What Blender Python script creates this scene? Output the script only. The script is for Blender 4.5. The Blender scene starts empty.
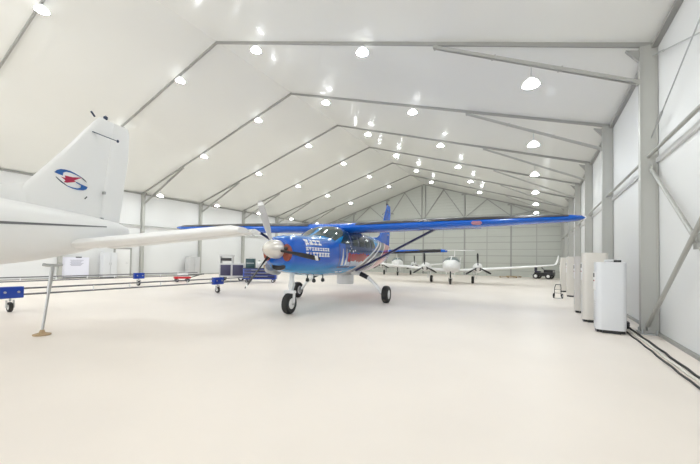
import bpy, bmesh, math, random
from mathutils import Vector, Matrix
random.seed(7)
C = bpy.context.scene.collection
sc = bpy.context.scene
R = math.radians
PI = math.pi

# ------------------------------------------------------------------ hall dimensions
XR, XL = 2.263, -26.573          # inner faces of the side walls
XC = (XR + XL) / 2
ZE, ZA = 6.364, 10.84            # eave and ridge height
SL = (ZA - ZE) / (XR - XC)
Y1, BAY = 9.596, 5.0247
def FY(i): return Y1 + (i - 1) * BAY
YB = FY(7)                       # back gable
YF = -11.0                       # open front
def roof_z(x): return ZA - SL * abs(x - XC)

# ------------------------------------------------------------------ materials
def mat(name, col, rough=.5, metal=0., spec=.5, emit=0., ecol=None, noise=None, bump=None, trans=0.):
    m = bpy.data.materials.new(name); m.use_nodes = True
    nt = m.node_tree; b = nt.nodes['Principled BSDF']
    b.inputs['Base Color'].default_value = (*col, 1)
    b.inputs['Roughness'].default_value = rough
    b.inputs['Metallic'].default_value = metal
    b.inputs['Specular IOR Level'].default_value = spec
    b.inputs['Transmission Weight'].default_value = trans
    if emit:
        b.inputs['Emission Color'].default_value = (*(ecol or col), 1)
        b.inputs['Emission Strength'].default_value = emit
    if noise:
        sc_, amt = noise
        tc = nt.nodes.new('ShaderNodeTexCoord'); n = nt.nodes.new('ShaderNodeTexNoise')
        n.inputs['Scale'].default_value = sc_; n.inputs['Detail'].default_value = 5
        nt.links.new(tc.outputs['Object'], n.inputs['Vector'])
        r = nt.nodes.new('ShaderNodeValToRGB')
        r.color_ramp.elements[0].position = .3; r.color_ramp.elements[1].position = .7
        r.color_ramp.elements[0].color = (*[max(0, c * (1 - amt)) for c in col], 1)
        r.color_ramp.elements[1].color = (*[min(1, c * (1 + amt * .6)) for c in col], 1)
        nt.links.new(n.outputs['Fac'], r.inputs['Fac']); nt.links.new(r.outputs['Color'], b.inputs['Base Color'])
    if bump:
        axis, scale, strength = bump
        tc = nt.nodes.new('ShaderNodeTexCoord'); w = nt.nodes.new('ShaderNodeTexWave')
        w.bands_direction = axis; w.inputs['Scale'].default_value = scale; w.wave_profile = 'SAW'
        nt.links.new(tc.outputs['Object'], w.inputs['Vector'])
        bp = nt.nodes.new('ShaderNodeBump'); bp.inputs['Strength'].default_value = strength; bp.inputs['Distance'].default_value = .02
        nt.links.new(w.outputs['Fac'], bp.inputs['Height']); nt.links.new(bp.outputs['Normal'], b.inputs['Normal'])
    return m

M = {}
M['floor'] = mat('cream_floor_coating', (.83, .762, .695), .42, spec=.35, noise=(.35, .05))
M['pvc_roof'] = mat('white_pvc_roof', (.80, .805, .77), .15, spec=.2, noise=(.12, .03))
M['pvc_wall'] = mat('white_wall_panel', (.70, .705, .70), .45, spec=.3, noise=(.2, .03))
M['gable'] = mat('grey_ribbed_panel', (.53, .545, .50), .45, bump=('Z', .9, .5))
M['alu'] = mat('aluminium_grey', (.40, .40, .375), .42, metal=.3)
M['alu_light'] = mat('column_grey', (.44, .44, .41), .42, metal=.2)
M['alu_dark'] = mat('rafter_grey', (.34, .34, .32), .5, metal=.2)
M['steel'] = mat('galvanised_steel', (.45, .46, .46), .38, metal=.7)
M['rubber'] = mat('black_rubber', (.018, .017, .016), .6)
M['black'] = mat('black_paint', (.012, .012, .014), .35)
M['boot'] = mat('black_deicing_rubber', (.010, .010, .013), .38)
M['lampglass'] = mat('pinkish_lamp_glass', (.36, .16, .20), .2)
M['rail'] = mat('dark_steel_rail', (.16, .16, .17), .4, metal=.4)
M['white'] = mat('white_paint', (.80, .80, .79), .28, spec=.5)
M['white_plastic'] = mat('white_plastic', (.78, .78, .78), .4)
M['grey_plastic'] = mat('grey_plastic', (.52, .52, .52), .45)
M['navy'] = mat('navy_paint', (.012, .015, .08), .3)
M['blue'] = mat('blue_enamel', (.008, .05, .36), .3)
M['cab'] = mat('cabinet_white', (.64, .65, .665), .38)
M['cab_warm'] = mat('cabinet_warm_grey', (.62, .59, .54), .42)
M['red'] = mat('red_paint', (.55, .02, .03), .35)
M['emb_red'] = mat('emblem_red', (.42, .01, .06), .4)
M['emb_blue'] = mat('emblem_blue', (.01, .10, .36), .4)
M['emb_dark'] = mat('emblem_dark', (.015, .03, .07), .4)
M['glass'] = mat('dark_cabin_glass', (.02, .045, .045), .06, spec=.8)
M['clear'] = mat('canopy_glass', (.22, .27, .28), .08, spec=.7)
M['orange'] = mat('intake_cover_orange', (.26, .06, .035), .6, noise=(6, .3))
M['tan'] = mat('tan_wood', (.42, .30, .17), .6)
M['spinner'] = mat('polished_spinner', (.78, .75, .70), .22, metal=.55)
M['prop_lit'] = mat('propeller_lit_grey', (.42, .41, .41), .35, metal=.3)
M['prop_black'] = mat('propeller_black', (.015, .015, .017), .5)
M['lens'] = mat('lamp_lens', (1, 1, 1), .4, emit=126, ecol=(.93, .985, 1.0))
M['reflector'] = mat('lamp_reflector', (.9, .9, .9), .3, emit=1.8, ecol=(.95, .985, 1.0))
M['purple'] = mat('dark_violet_panel', (.028, .024, .07), .4)
M['teal'] = mat('dark_teal_case', (.012, .05, .06), .4)
M['sticker'] = mat('grey_print', (.35, .35, .42), .6)
M['board'] = mat('notice_board_white', (.74, .74, .82), .5)
M['pipe_white'] = mat('white_conduit', (.75, .72, .66), .5)
M['cable'] = mat('black_cable', (.02, .02, .02), .5)

def livery():
    """blue inspection-aircraft paint: cyan belly, slanting white and navy stripes, red panel aft."""
    m = bpy.data.materials.new('blue_livery'); m.use_nodes = True
    nt = m.node_tree; N = nt.nodes; L = nt.links; b = N['Principled BSDF']
    b.inputs['Roughness'].default_value = .2; b.inputs['Coat Weight'].default_value = .4; b.inputs['Coat Roughness'].default_value = .06
    tc = N.new('ShaderNodeTexCoord'); sp = N.new('ShaderNodeSeparateXYZ'); L.new(tc.outputs['Object'], sp.inputs[0])
    def mth(op, a, b_=None, c_=None):
        n = N.new('ShaderNodeMath'); n.operation = op
        for i, v in enumerate((a, b_, c_)):
            if v is None: continue
            if isinstance(v, (int, float)): n.inputs[i].default_value = v
            else: L.new(v, n.inputs[i])
        return n.outputs[0]
    X, Y, Z = sp.outputs
    def ramp(v, lo, hi, els, interp='CONSTANT'):
        f = mth('DIVIDE', mth('SUBTRACT', v, lo), hi - lo)
        r = N.new('ShaderNodeValToRGB'); r.color_ramp.interpolation = interp
        e = r.color_ramp.elements
        e[0].position = 0; e[0].color = (*els[0][1], 1)
        e[1].position = (els[1][0] - lo) / (hi - lo); e[1].color = (*els[1][1], 1)
        for p, c in els[2:]:
            q = e.new((p - lo) / (hi - lo)); q.color = (*c, 1)
        L.new(f, r.inputs[0]); return r
    def mix(fac, a, c):
        n = N.new('ShaderNodeMix'); n.data_type = 'RGBA'
        L.new(fac, n.inputs[0])
        for k, v in ((6, a), (7, c)):
            if isinstance(v, tuple): n.inputs[k].default_value = (*v, 1)
            else: L.new(v, n.inputs[k])
        return n.outputs[2]
    def between(v, a, c): return mth('MULTIPLY', mth('GREATER_THAN', v, a), mth('LESS_THAN', v, c))
    base = ramp(Z, .9, 2.9, [(.9, (.015, .36, .58)), (1.2, (.010, .25, .56)), (1.45, (.004, .085, .48)), (2.0, (.004, .10, .50)), (2.2, (.012, .26, .58)), (2.9, (.006, .13, .5))], 'LINEAR').outputs[0]
    d = mth('SUBTRACT', Y, mth('MULTIPLY', mth('SUBTRACT', Z, 1.1), 3.0))
    blue2 = (.008, .05, .42)
    W = (.78, .78, .78); K = (.02, .02, .06); RED = (.45, .015, .05)
    st = ramp(d, -1.2, 6.5, [(-1.2, blue2), (-.75, W), (-.5, K), (-.15, W), (.1, K), (.75, (.04, .10, .09)), (1.1, W), (1.3, RED), (2.9, W), (3.15, blue2)])
    c = mix(mth('GREATER_THAN', d, -.75), base, st.outputs[0])
    # upper cabin: deep teal-blue field fading over the doors
    field = mth('MULTIPLY', between(Y, -1.5, 1.6), mth('GREATER_THAN', Z, 1.75))
    c = mix(mth('MULTIPLY', field, mth('LESS_THAN', d, -.75)), c, (.010, .05, .20))
    # red block with a white wavy band under it
    w = N.new('ShaderNodeTexNoise'); w.inputs['Scale'].default_value = 5; L.new(tc.outputs['Object'], w.inputs['Vector'])
    zz = mth('ADD', Z, mth('MULTIPLY', mth('SUBTRACT', w.outputs['Fac'], .5), .25))
    blk = mth('MULTIPLY', mth('MULTIPLY', between(Y, -1.25, 1.2), between(zz, 1.45, 1.72)), mth('LESS_THAN', d, -.75))
    c = mix(blk, c, (.42, .012, .025))
    blk2 = mth('MULTIPLY', mth('MULTIPLY', between(Y, -1.25, .6), between(zz, 1.27, 1.45)), mth('LESS_THAN', d, -.75))
    c = mix(blk2, c, (.60, .66, .78))
    L.new(c, b.inputs['Base Color'])
    return m
M['livery'] = livery()
M['blue_wing'] = mat('blue_wing_paint', (.006, .11, .54), .22, spec=.5)

# ------------------------------------------------------------------ mesh helpers
def obj(name, bm, m, parent=None, smooth=True, angle=35):
    me = bpy.data.meshes.new(name)
    bmesh.ops.recalc_face_normals(bm, faces=bm.faces)
    bm.to_mesh(me); bm.free()
    for mm in (m if isinstance(m, (list, tuple)) else [m]): me.materials.append(mm)
    if smooth:
        for p in me.polygons: p.use_smooth = True
        try: me.set_sharp_from_angle(angle=R(angle))
        except Exception: pass
    o = bpy.data.objects.new(name, me); C.objects.link(o)
    if parent: o.parent = parent
    return o
def thing(name, label, cat, loc=(0, 0, 0), rz=0, group=None):
    o = bpy.data.objects.new(name, None); C.objects.link(o); o.empty_display_size = .2
    o.location = loc; o.rotation_euler = (0, 0, rz)
    o['label'] = label; o['category'] = cat
    if group: o['group'] = group
    return o
def tag(o, label, cat, group=None):
    o['label'] = label; o['category'] = cat
    if group: o['group'] = group
    return o
def struct(name, bm, m, **k):
    o = obj(name, bm, m, **k); o['kind'] = 'structure'; return o
def box(bm, x0, x1, y0, y1, z0, z1, bev=0, mi=0):
    vs = [bm.verts.new((x, y, z)) for z in (z0, z1) for y in (y0, y1) for x in (x0, x1)]
    fs = [bm.faces.new([vs[i] for i in q]) for q in ((0, 2, 3, 1), (4, 5, 7, 6), (0, 1, 5, 4), (2, 6, 7, 3), (0, 4, 6, 2), (1, 3, 7, 5))]
    for f in fs: f.material_index = mi
    if bev:
        es = list({e for f in fs for e in f.edges})
        bmesh.ops.bevel(bm, geom=es, offset=bev, segments=2, affect='EDGES', profile=.6)
    return bm
def frame_axes(d):
    d = Vector(d).normalized()
    up = Vector((0, 0, 1)) if abs(d.z) < .95 else Vector((0, 1, 0))
    s = d.cross(up).normalized(); return s, s.cross(d).normalized()
def bar(bm, a, b, w, h, mi=0):
    """rectangular bar from a to b, w sideways, h in its upright direction"""
    a = Vector(a); b = Vector(b); s, u = frame_axes(b - a)
    vs = [bm.verts.new(p + s * (sx * w / 2) + u * (sz * h / 2)) for p in (a, b) for sx, sz in ((-1, -1), (1, -1), (1, 1), (-1, 1))]
    for q in ((0, 1, 2, 3), (7, 6, 5, 4), (0, 4, 5, 1), (1, 5, 6, 2), (2, 6, 7, 3), (3, 7, 4, 0)):
        bm.faces.new([vs[i] for i in q]).material_index = mi
    return bm
def tube(bm, pts, rad, n=10, mi=0, cap=True):
    pts = [Vector(p) for p in pts]
    if isinstance(rad, (int, float)): rad = [rad] * len(pts)
    rings = []; s = u = None
    for i, p in enumerate(pts):
        d = (pts[min(i + 1, len(pts) - 1)] - pts[max(i - 1, 0)]).normalized()
        if s is None: s, u = frame_axes(d)
        else:
            s = (s - d * s.dot(d)).normalized(); u = s.cross(d).normalized()
        rings.append([bm.verts.new(p + (s * math.cos(2 * PI * k / n) + u * math.sin(2 * PI * k / n)) * rad[i]) for k in range(n)])
    skin(bm, rings, True, mi)
    if cap:
        for rg in (rings[0], rings[-1]):
            bm.faces.new(rg).material_index = mi
    return bm
def skin(bm, rings, closed=True, mi=0):
    n = len(rings[0])
    for a, b in zip(rings, rings[1:]):
        for k in range(n if closed else n - 1):
            try: bm.faces.new((a[k], a[(k + 1) % n], b[(k + 1) % n], b[k])).material_index = mi
            except ValueError: pass
def lathe(bm, prof, center, axis=(0, 0, 1), n=24, mi=0):
    """prof: (radius, distance along axis)"""
    c = Vector(center); a = Vector(axis).normalized(); s, u = frame_axes(a)
    rings = [[bm.verts.new(c + a * h + (s * math.cos(2 * PI * k / n) + u * math.sin(2 * PI * k / n)) * max(r, 1e-4)) for k in range(n)] for r, h in prof]
    skin(bm, rings, True, mi)
    bm.faces.new(rings[0]).material_index = mi; bm.faces.new(rings[-1]).material_index = mi
    return bm
def nb(): return bmesh.new()
def poly_plate(bm, pts2, to3, thick_vec):
    a = [bm.verts.new(to3(p)) for p in pts2]; b = [bm.verts.new(Vector(to3(p)) + Vector(thick_vec)) for p in pts2]
    bm.faces.new(a); bm.faces.new(list(reversed(b))); n = len(a)
    for i in range(n): bm.faces.new((a[i], b[i], b[(i + 1) % n], a[(i + 1) % n]))
    return bm

# ------------------------------------------------------------------ setting
struct('floor', box(nb(), XL - 6, XR + 6, -30, YB + .3, -.2, 0), M['floor'], smooth=False)
T = .06
bm = nb()
for s in (-1, 1):
    xe = XC + s * (XR - XC + T)
    ze = ZE - SL * T
    vs = []
    for (x, z) in ((XC, ZA), (xe, ze), (xe, ze + T), (XC, ZA + T)):
        vs.append([bm.verts.new((x, y, z)) for y in (YF, YB + T)])
    for i in range(4):
        a, b = vs[i], vs[(i + 1) % 4]; bm.faces.new((a[0], a[1], b[1], b[0]))
    bm.faces.new([v[0] for v in vs]); bm.faces.new([v[1] for v in vs])
struct('ceiling', bm, M['pvc_roof'], smooth=False)
struct('wall_right', box(nb(), XR, XR + T, YF, YB + T, 0, ZE - .02), M['pvc_wall'], smooth=False)
struct('wall_left', box(nb(), XL - T, XL, YF, YB + T, 0, ZE - .02), M['pvc_wall'], smooth=False)
bm = nb()
pts = [(XL, 0), (XR, 0), (XR, ZE), (XC, ZA), (XL, ZE)]
poly_plate(bm, pts, lambda p: (p[0], YB + .06, p[1]), (0, T, 0))
struct('wall_back', bm, M['gable'], smooth=False)
# girts and eave beams along the side walls, base rails
trim_no = [0]
def trim(bm, m, **k):
    trim_no[0] += 1
    return struct('trim_%d' % trim_no[0], bm, m, **k)
for s, xw in ((1, XR), (-1, XL)):
    trim(box(nb(), min(xw, xw - s * .11), max(xw, xw - s * .11), YF, YB, ZE - .12, ZE - .045), M['alu_dark'], smooth=False)
    bm = nb(); tube(bm, [(xw - s * .17, YF, 3.86), (xw - s * .17, YB, 3.86)], .035, 10); trim(bm, M['alu'])
    bm = nb(); box(bm, min(xw, xw - s * .05), max(xw, xw - s * .05), YF, YB, 3.70, 3.80); trim(bm, M['pvc_wall'], smooth=False)
    o = struct('baseboard_right' if s > 0 else 'baseboard_left', box(nb(), min(xw, xw - s * .06), max(xw, xw - s * .06), YF, YB, 0, .06), M['alu_dark'], smooth=False)
# gable wall posts and girts
for k, dx in enumerate((-12, -9.6, -7.2, -4.8, -2.4, 0, 2.4, 4.8, 7.2, 9.6, 12)):
    x = XC + dx
    w = .16 if abs(dx) in (4.8, 9.6, 0) else .08
    trim(box(nb(), x - w / 2, x + w / 2, YB + .0, YB + .06, 0, ZE + .15), M['alu_dark'] if w > .1 else M['alu'], smooth=False)
for z, h in ((.62, .05), (1.4, .05), (2.2, .08), (2.9, .05), (3.67, .08), (4.3, .05), (5.2, .05)):
    trim(box(nb(), XL, XR, YB + .02, YB + .06, z - h / 2, z + h / 2), M['alu'], smooth=False)

ORD = ['nearest', 'second', 'third', 'fourth', 'fifth', 'sixth', 'seventh', 'eighth']
for i in range(0, 8):
    y = FY(i)
    last = i == 7
    lab = ('grey portal frame with triangular roof truss against the back gable wall' if last else
           '%s grey portal frame from the camera, with sloping rafters and knee struts' % ORD[i])
    t = thing('portal_frame', lab, 'roof frame', (XC, y, 0), 0, 'portal frames spanning the hall')
    W2 = XR - XC
    for s in (-1, 1):
        e = s * W2
        bm = nb()
        x0, x1 = sorted((e - s * .012, e - s * .30))
        box(bm, x0, x1, -.065, .065, .03, ZE - .03)
        # flange lips of the box profile
        for xx in (e - s * .30, e - s * .022):
            box(bm, xx - .012, xx + .012, -.085, .085, .03, ZE - .04)
        col = obj('column', bm, M['alu_light'], t, smooth=False)
        bm = nb(); box(bm, min(e, e - s * .34), max(e, e - s * .34), -.2, .2, 0.0, .03)
        for px in (-.30, -.06):
            for py in (-.15, .15): lathe(bm, [(.02, 0), (.02, .09), (.001, .1)], (e + s * px, py, .02), n=8)
        obj('base_plate', bm, M['steel'], t, smooth=False)
        n0 = Vector((s * SL, 0, 1)).normalized()
        bm = nb()
        a = Vector((0, 0, ZA)) - n0 * .052; b = Vector((e, 0, ZE)) - n0 * .052
        bar(bm, a, b, .055, .10)
        obj('rafter', bm, M['alu_dark'], t, smooth=False)
        bm = nb()   # eave knee plate
        zt = ZE - .10
        poly_plate(bm, [(e - s * .30, zt - .26), (e - s * .30, zt), (e - s * .55, zt + .07), (e - s * .52, zt + .02)], lambda p: (p[0], -.05, p[1]), (0, .10, 0))
        obj('knee_plate', bm, M['alu_dark'], t, smooth=False)
        # knee strut, a pair of thin channels
        a = Vector((s * (W2 - .29), 0, 5.55)); b = Vector((s * (W2 - 4.89), 0, 7.72))
        bm = nb()
        for dy in (-.045, .045): bar(bm, a + Vector((0, dy, 0)), b + Vector((0, dy, 0)), .03, .075)
        for q in (.0, .33, .66, 1.): 
            p = a.lerp(b, q); box(bm, p.x - .06, p.x + .06, -.062, .062, p.z - .04, p.z + .04)
        obj('knee_strut', bm, M['alu'], t, smooth=False)
        if last:
            for dx in (4.8, 9.6):
                zt = roof_z(XC + dx) - .15
                bm = nb(); bar(bm, (s * dx, 0, ZE + .1), (s * dx, 0, zt), .16, .12); bar(bm, (s * dx - .35, 0, zt), (s * dx + .35, 0, zt), .10, .16)
                obj('truss_post', bm, M['alu_dark'], t, smooth=False)
            for da, db in ((0, 2.4), (4.8, 2.4), (4.8, 7.2), (9.6, 7.2), (9.6, 12.0)):
                bm = nb(); bar(bm, (s * da, -.02, ZE + .12), (s * db, -.02, roof_z(XC + db) - .14), .07, .09)
                obj('truss_brace', bm, M['alu_dark'], t, smooth=False)
    if last:
        bm = nb(); bar(bm, (-W2 + .3, 0, ZE + .05), (W2 - .3, 0, ZE + .05), .12, .14); bar(bm, (-W2 + .6, 0, ZE + .33), (W2 - .6, 0, ZE + .33), .05, .05)
        obj('bottom_chord', bm, M['alu'], t, smooth=False)
        bm = nb()
        for dx in (-.22, .22): bar(bm, (dx, 0, ZE + .1), (dx, 0, ZA - .2), .10, .12)
        obj('king_post', bm, M['alu_dark'], t, smooth=False)

# bracing of the first bay, right wall
ya, yb = FY(0) + .12, FY(1) - .12
for k, (za, zb, lab) in enumerate(((.16, 3.58, 'galvanised wall brace rising from the front column foot to the nearest wall column'),
                                  (3.58, .16, 'galvanised wall brace running down from the nearest wall column'))):
    x = XR - .14 - .075 * k
    bm = nb(); tube(bm, [(x, ya - .0, zb if k else za), (x, yb, za if k else zb)] if False else [(x, ya, za), (x, yb, zb)], .036, 12)
    for (yy, z) in ((ya, za), (yb, zb)): box(bm, x - .012, x + .012, yy - .1, yy + .1, z - .08, z + .08)
    if k == 0: box(bm, x - .012, x + .012, (ya + yb) / 2 - .12, (ya + yb) / 2 + .12, 1.75, 1.99)
    tag(obj('wall_brace', bm, M['alu']), ('tubular diagonal brace reaching the nearest right column just under the wall rail' if k == 0 else
        'tubular diagonal brace meeting the nearest right column at its foot'), 'brace', 'diagonal wall braces')
for k, (za, zb) in enumerate(((4.15, 6.05), (6.15, 4.25))):
    x = XR - .10 - .03 * k
    bm = nb(); tube(bm, [(x, ya, za), (x, yb, zb)], .012, 8)
    for q in (.12, .88):
        p = Vector((x, ya, za)).lerp(Vector((x, yb, zb)), q); d = (Vector((x, yb, zb)) - Vector((x, ya, za))).normalized()
        tube(bm, [p - d * .15, p + d * .15], .022, 8)
    tag(obj('bracing_cable', bm, M['steel']), ('thin steel cable rising to the top of the nearest right column' if k == 0 else
        'thin steel cable falling to just above the rail at the nearest right column'), 'cable', 'crossed bracing cables')

# ------------------------------------------------------------------ lamps
def make_lamp(loc, drop, label):
    t = thing('hangar_lamp', label, 'lamp', loc, 0, 'high-bay lamps under the roof')
    bm = nb(); lathe(bm, [(.0, -.035), (.10, -.03), (.185, -.008), (.195, 0)], (0, 0, 0), n=20); obj('lens', bm, M['lens'], t)
    bm = nb(); lathe(bm, [(.205, -.005), (.21, .0), (.16, .09), (.085, .15), (.06, .155)], (0, 0, 0.002), n=20); obj('reflector', bm, M['reflector'], t)
    bm = nb(); lathe(bm, [(.06, .158), (.075, .165), (.075, .20), (.04, .215)], (0, 0, 0), n=16); obj('driver_housing', bm, M['grey_plastic'], t)
    bm = nb(); tube(bm, [(0, 0, .213), (0, 0, drop)], .012, 8); obj('hanger_rod', bm, M['steel'], t)
    return t
ROW = [(-12.1, 'left slope above the left wall'), (-7.3, 'left slope halfway down'), (-2.45, 'left slope next to the ridge'),
       (2.35, 'right slope next to the ridge'), (7.12, 'right slope halfway down'), (11.98, 'right slope, hung under the knee strut')]
for i in range(0, 7):
    for dx, where in ROW:
        x = XC + dx
        outer = abs(dx) > 10
        z = (6.10 if outer else roof_z(x) - .36)
        top = (7.72 + (abs(dx) - (XR - XC - 4.89)) * (5.55 - 7.72) / 4.6 - .085) if outer else roof_z(x) - .125
        if outer: z = top - .46
        make_lamp((x, FY(i), z), top - z, 'round white lamp, %s rafter from the camera, %s' % (ORD[i], where))

# ------------------------------------------------------------------ single-engine high-wing aircraft
SEC = [  # y, half width, top, bottom, exponent
    (-4.20, .36, 2.03, 1.36, 2.2), (-4.06, .46, 2.10, 1.22, 2.4), (-3.72, .57, 2.15, 1.13, 2.6), (-3.2, .66, 2.18, 1.07, 2.7),
    (-2.8, .72, 2.20, 1.03, 2.7), (-2.42, .765, 2.23, 1.00, 2.7), (-2.1, .79, 2.34, .985, 2.7), (-1.75, .80, 2.50, .975, 2.7), (-1.4, .81, 2.60, .97, 2.7),
    (-1.0, .815, 2.64, .965, 2.8), (0, .815, 2.645, .965, 2.8), (1.0, .815, 2.63, .97, 2.8), (1.8, .80, 2.60, 1.0, 2.7), (2.8, .735, 2.56, 1.08, 2.6), (4.0, .60, 2.50, 1.22, 2.5),
    (5.4, .42, 2.44, 1.38, 2.4), (6.4, .27, 2.38, 1.58, 2.3), (7.2, .12, 2.30, 1.86, 2.2), (7.55, .04, 2.2, 2.02, 2.0)]
def cr(p0, p1, p2, p3, t):
    return .5 * (2 * p1 + (-p0 + p2) * t + (2 * p0 - 5 * p1 + 4 * p2 - p3) * t * t + (-p0 + 3 * p1 - 3 * p2 + p3) * t ** 3)
def section(y, S=SEC):
    y = min(max(y, S[0][0]), S[-1][0])
    for i in range(len(S) - 1):
        if y <= S[i + 1][0] + 1e-9:
            a, b = S[i], S[i + 1]; t = (y - a[0]) / (b[0] - a[0])
            p, q = S[max(i - 1, 0)], S[min(i + 2, len(S) - 1)]
            return [a[k] + (b[k] - a[k]) * t if t in (0, 1) else (.5 * cr(p[k], a[k], b[k], q[k], t) + .5 * (a[k] + (b[k] - a[k]) * t)) for k in range(1, 5)]
def spow(v, e): return math.copysign(abs(v) ** e, v)
def surf(y, th, S=SEC, off=0):
    hw, top, bot, n = section(y, S); zc = (top + bot) / 2; h = (top - bot) / 2
    x = hw * spow(math.sin(th), 2 / n); z = zc + h * spow(math.cos(th), 2 / n)
    if off:
        k = math.hypot(x / hw, (z - zc) / h) or 1
        nx, nz = x / hw ** 2, (z - zc) / h ** 2; l = math.hypot(nx, nz) or 1
        x += nx / l * off; z += nz / l * off
    return Vector((x, y, z))
def side_x(y, z, S=SEC):
    hw, top, bot, n = section(y, S); zc = (top + bot) / 2; h = (top - bot) / 2
    return hw * max(0, 1 - abs((z - zc) / h) ** n) ** (1 / n)
def loft_body(S, ny=5, nt=40):
    bm = nb(); rings = []
    ys = []
    for a, b in zip(S, S[1:]):
        for k in range(ny): ys.append(a[0] + (b[0] - a[0]) * k / ny)
    ys.append(S[-1][0])
    for y in ys: rings.append([bm.verts.new(surf(y, 2 * PI * k / nt, S)) for k in range(nt)])
    skin(bm, rings); bm.faces.new(rings[0]); bm.faces.new(rings[-1])
    return bm
def side_patch(bm, q, side, off=.008, S=SEC, n=8):
    """q: four (y, z) corners"""
    g = []
    for i in range(n + 1):
        row = []
        for j in range(n + 1):
            u, v = i / n, j / n
            y = (q[0][0] * (1 - u) + q[1][0] * u) * (1 - v) + (q[3][0] * (1 - u) + q[2][0] * u) * v
            z = (q[0][1] * (1 - u) + q[1][1] * u) * (1 - v) + (q[3][1] * (1 - u) + q[2][1] * u) * v
            row.append(bm.verts.new((side * (side_x(y, z, S) + off), y, z)))
        g.append(row)
    skin(bm, g, False); return bm
def arc_patch(bm, y0, y1, t0, t1, off=.008, S=SEC, ny=8, nt=10):
    g = [[bm.verts.new(surf(y0(t0 + (t1 - t0) * j / nt) * (1 - i / ny) + y1(t0 + (t1 - t0) * j / nt) * i / ny, t0 + (t1 - t0) * j / nt, S, off)) for j in range(nt + 1)] for i in range(ny + 1)]
    skin(bm, g, False); return bm
def airfoil(t, n=14):
    """closed loop of (c, h) starting at the trailing edge over the top"""
    def th(x): return 5 * t * (.2969 * math.sqrt(x) - .126 * x - .3516 * x * x + .2843 * x ** 3 - .1036 * x ** 4)
    xs = [.5 * (1 + math.cos(PI * k / n)) for k in range(n + 1)]
    cam = lambda x: .02 * math.sin(PI * x)
    return [(x, cam(x) + th(x)) for x in xs] + [(x, cam(x) - th(x)) for x in reversed(xs[:-1])][:-1]
def wing_mesh(st, scale=1., rng=None, n=14):
    """st: (x, y_le, chord, z, thickness); rng limits the loop to indices (for leading-edge boots)"""
    bm = nb(); rings = []
    for x, yle, c, z, t in st:
        lp = airfoil(t, n)
        if rng: lp = lp[rng[0]:rng[1]]
        rings.append([bm.verts.new((x, yle + c * a, z + c * h)) for a, h in lp])
    skin(bm, rings, closed=rng is None)
    if rng is None:
        bm.faces.new(rings[0]); bm.faces.new(rings[-1])
    return bm
def wheel(parent, center, r, w, axis=(1, 0, 0)):
    c = Vector(center); bm = nb()
    lathe(bm, [(r * .55, -w * .42), (r * .8, -w * .5), (r * .95, -w * .38), (r, -w * .15), (r, w * .15), (r * .95, w * .38), (r * .8, w * .5), (r * .55, w * .42)], c, axis, 28)
    wh = obj('wheel', bm, M['rubber'], parent)
    bm = nb(); lathe(bm, [(.03, -w * .5), (r * .30, -w * .5), (r * .50, -w * .44), (r * .56, -w * .36), (r * .56, w * .36), (r * .50, w * .44), (r * .30, w * .5), (.03, w * .5)], c, axis, 20)
    obj('hub', bm, M['white'], wh)
    return wh
def vane(st):
    """vertical airfoil: (z, y_le, chord, thickness)"""
    bm = nb(); rings = []
    for z, yle, c, t in st:
        rings.append([bm.verts.new((c * (h - .02 * math.sin(PI * min(max(a, 0), 1))), yle + c * a, z)) for a, h in airfoil(t, 12)])
    skin(bm, rings); bm.faces.new(rings[0]); bm.faces.new(rings[-1]); return bm
def blade(bm, root, ang, length, hubr=.12, w=.19):
    """propeller blade in the local x-z plane, twisted, coarse pitch"""
    d = Vector((-math.sin(ang), 0, math.cos(ang))); s = Vector((math.cos(ang), 0, math.sin(ang))); ax = Vector((0, 1, 0))
    rings = []
    for q, cw, tw, th in ((0, .07, 80, .07), (.12, .10, 75, .06), (.3, w, 62, .035), (.55, w * 1.08, 50, .026), (.8, w * .95, 42, .018), (.95, w * .72, 38, .012), (1, w * .3, 38, .006)):
        p = Vector(root) + d * (hubr + (length - hubr) * q)
        a = s * math.cos(R(tw)) + ax * math.sin(R(tw)); nrm = a.cross(d).normalized()
        rings.append([bm.verts.new(p + a * (cw / 2 * math.cos(2 * PI * k / 12)) + nrm * (th / 2 * math.sin(2 * PI * k / 12))) for k in range(12)])
    skin(bm, rings); bm.faces.new(rings[0]); bm.faces.new(rings[-1])
    bm.normal_update()
    return bm

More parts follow.
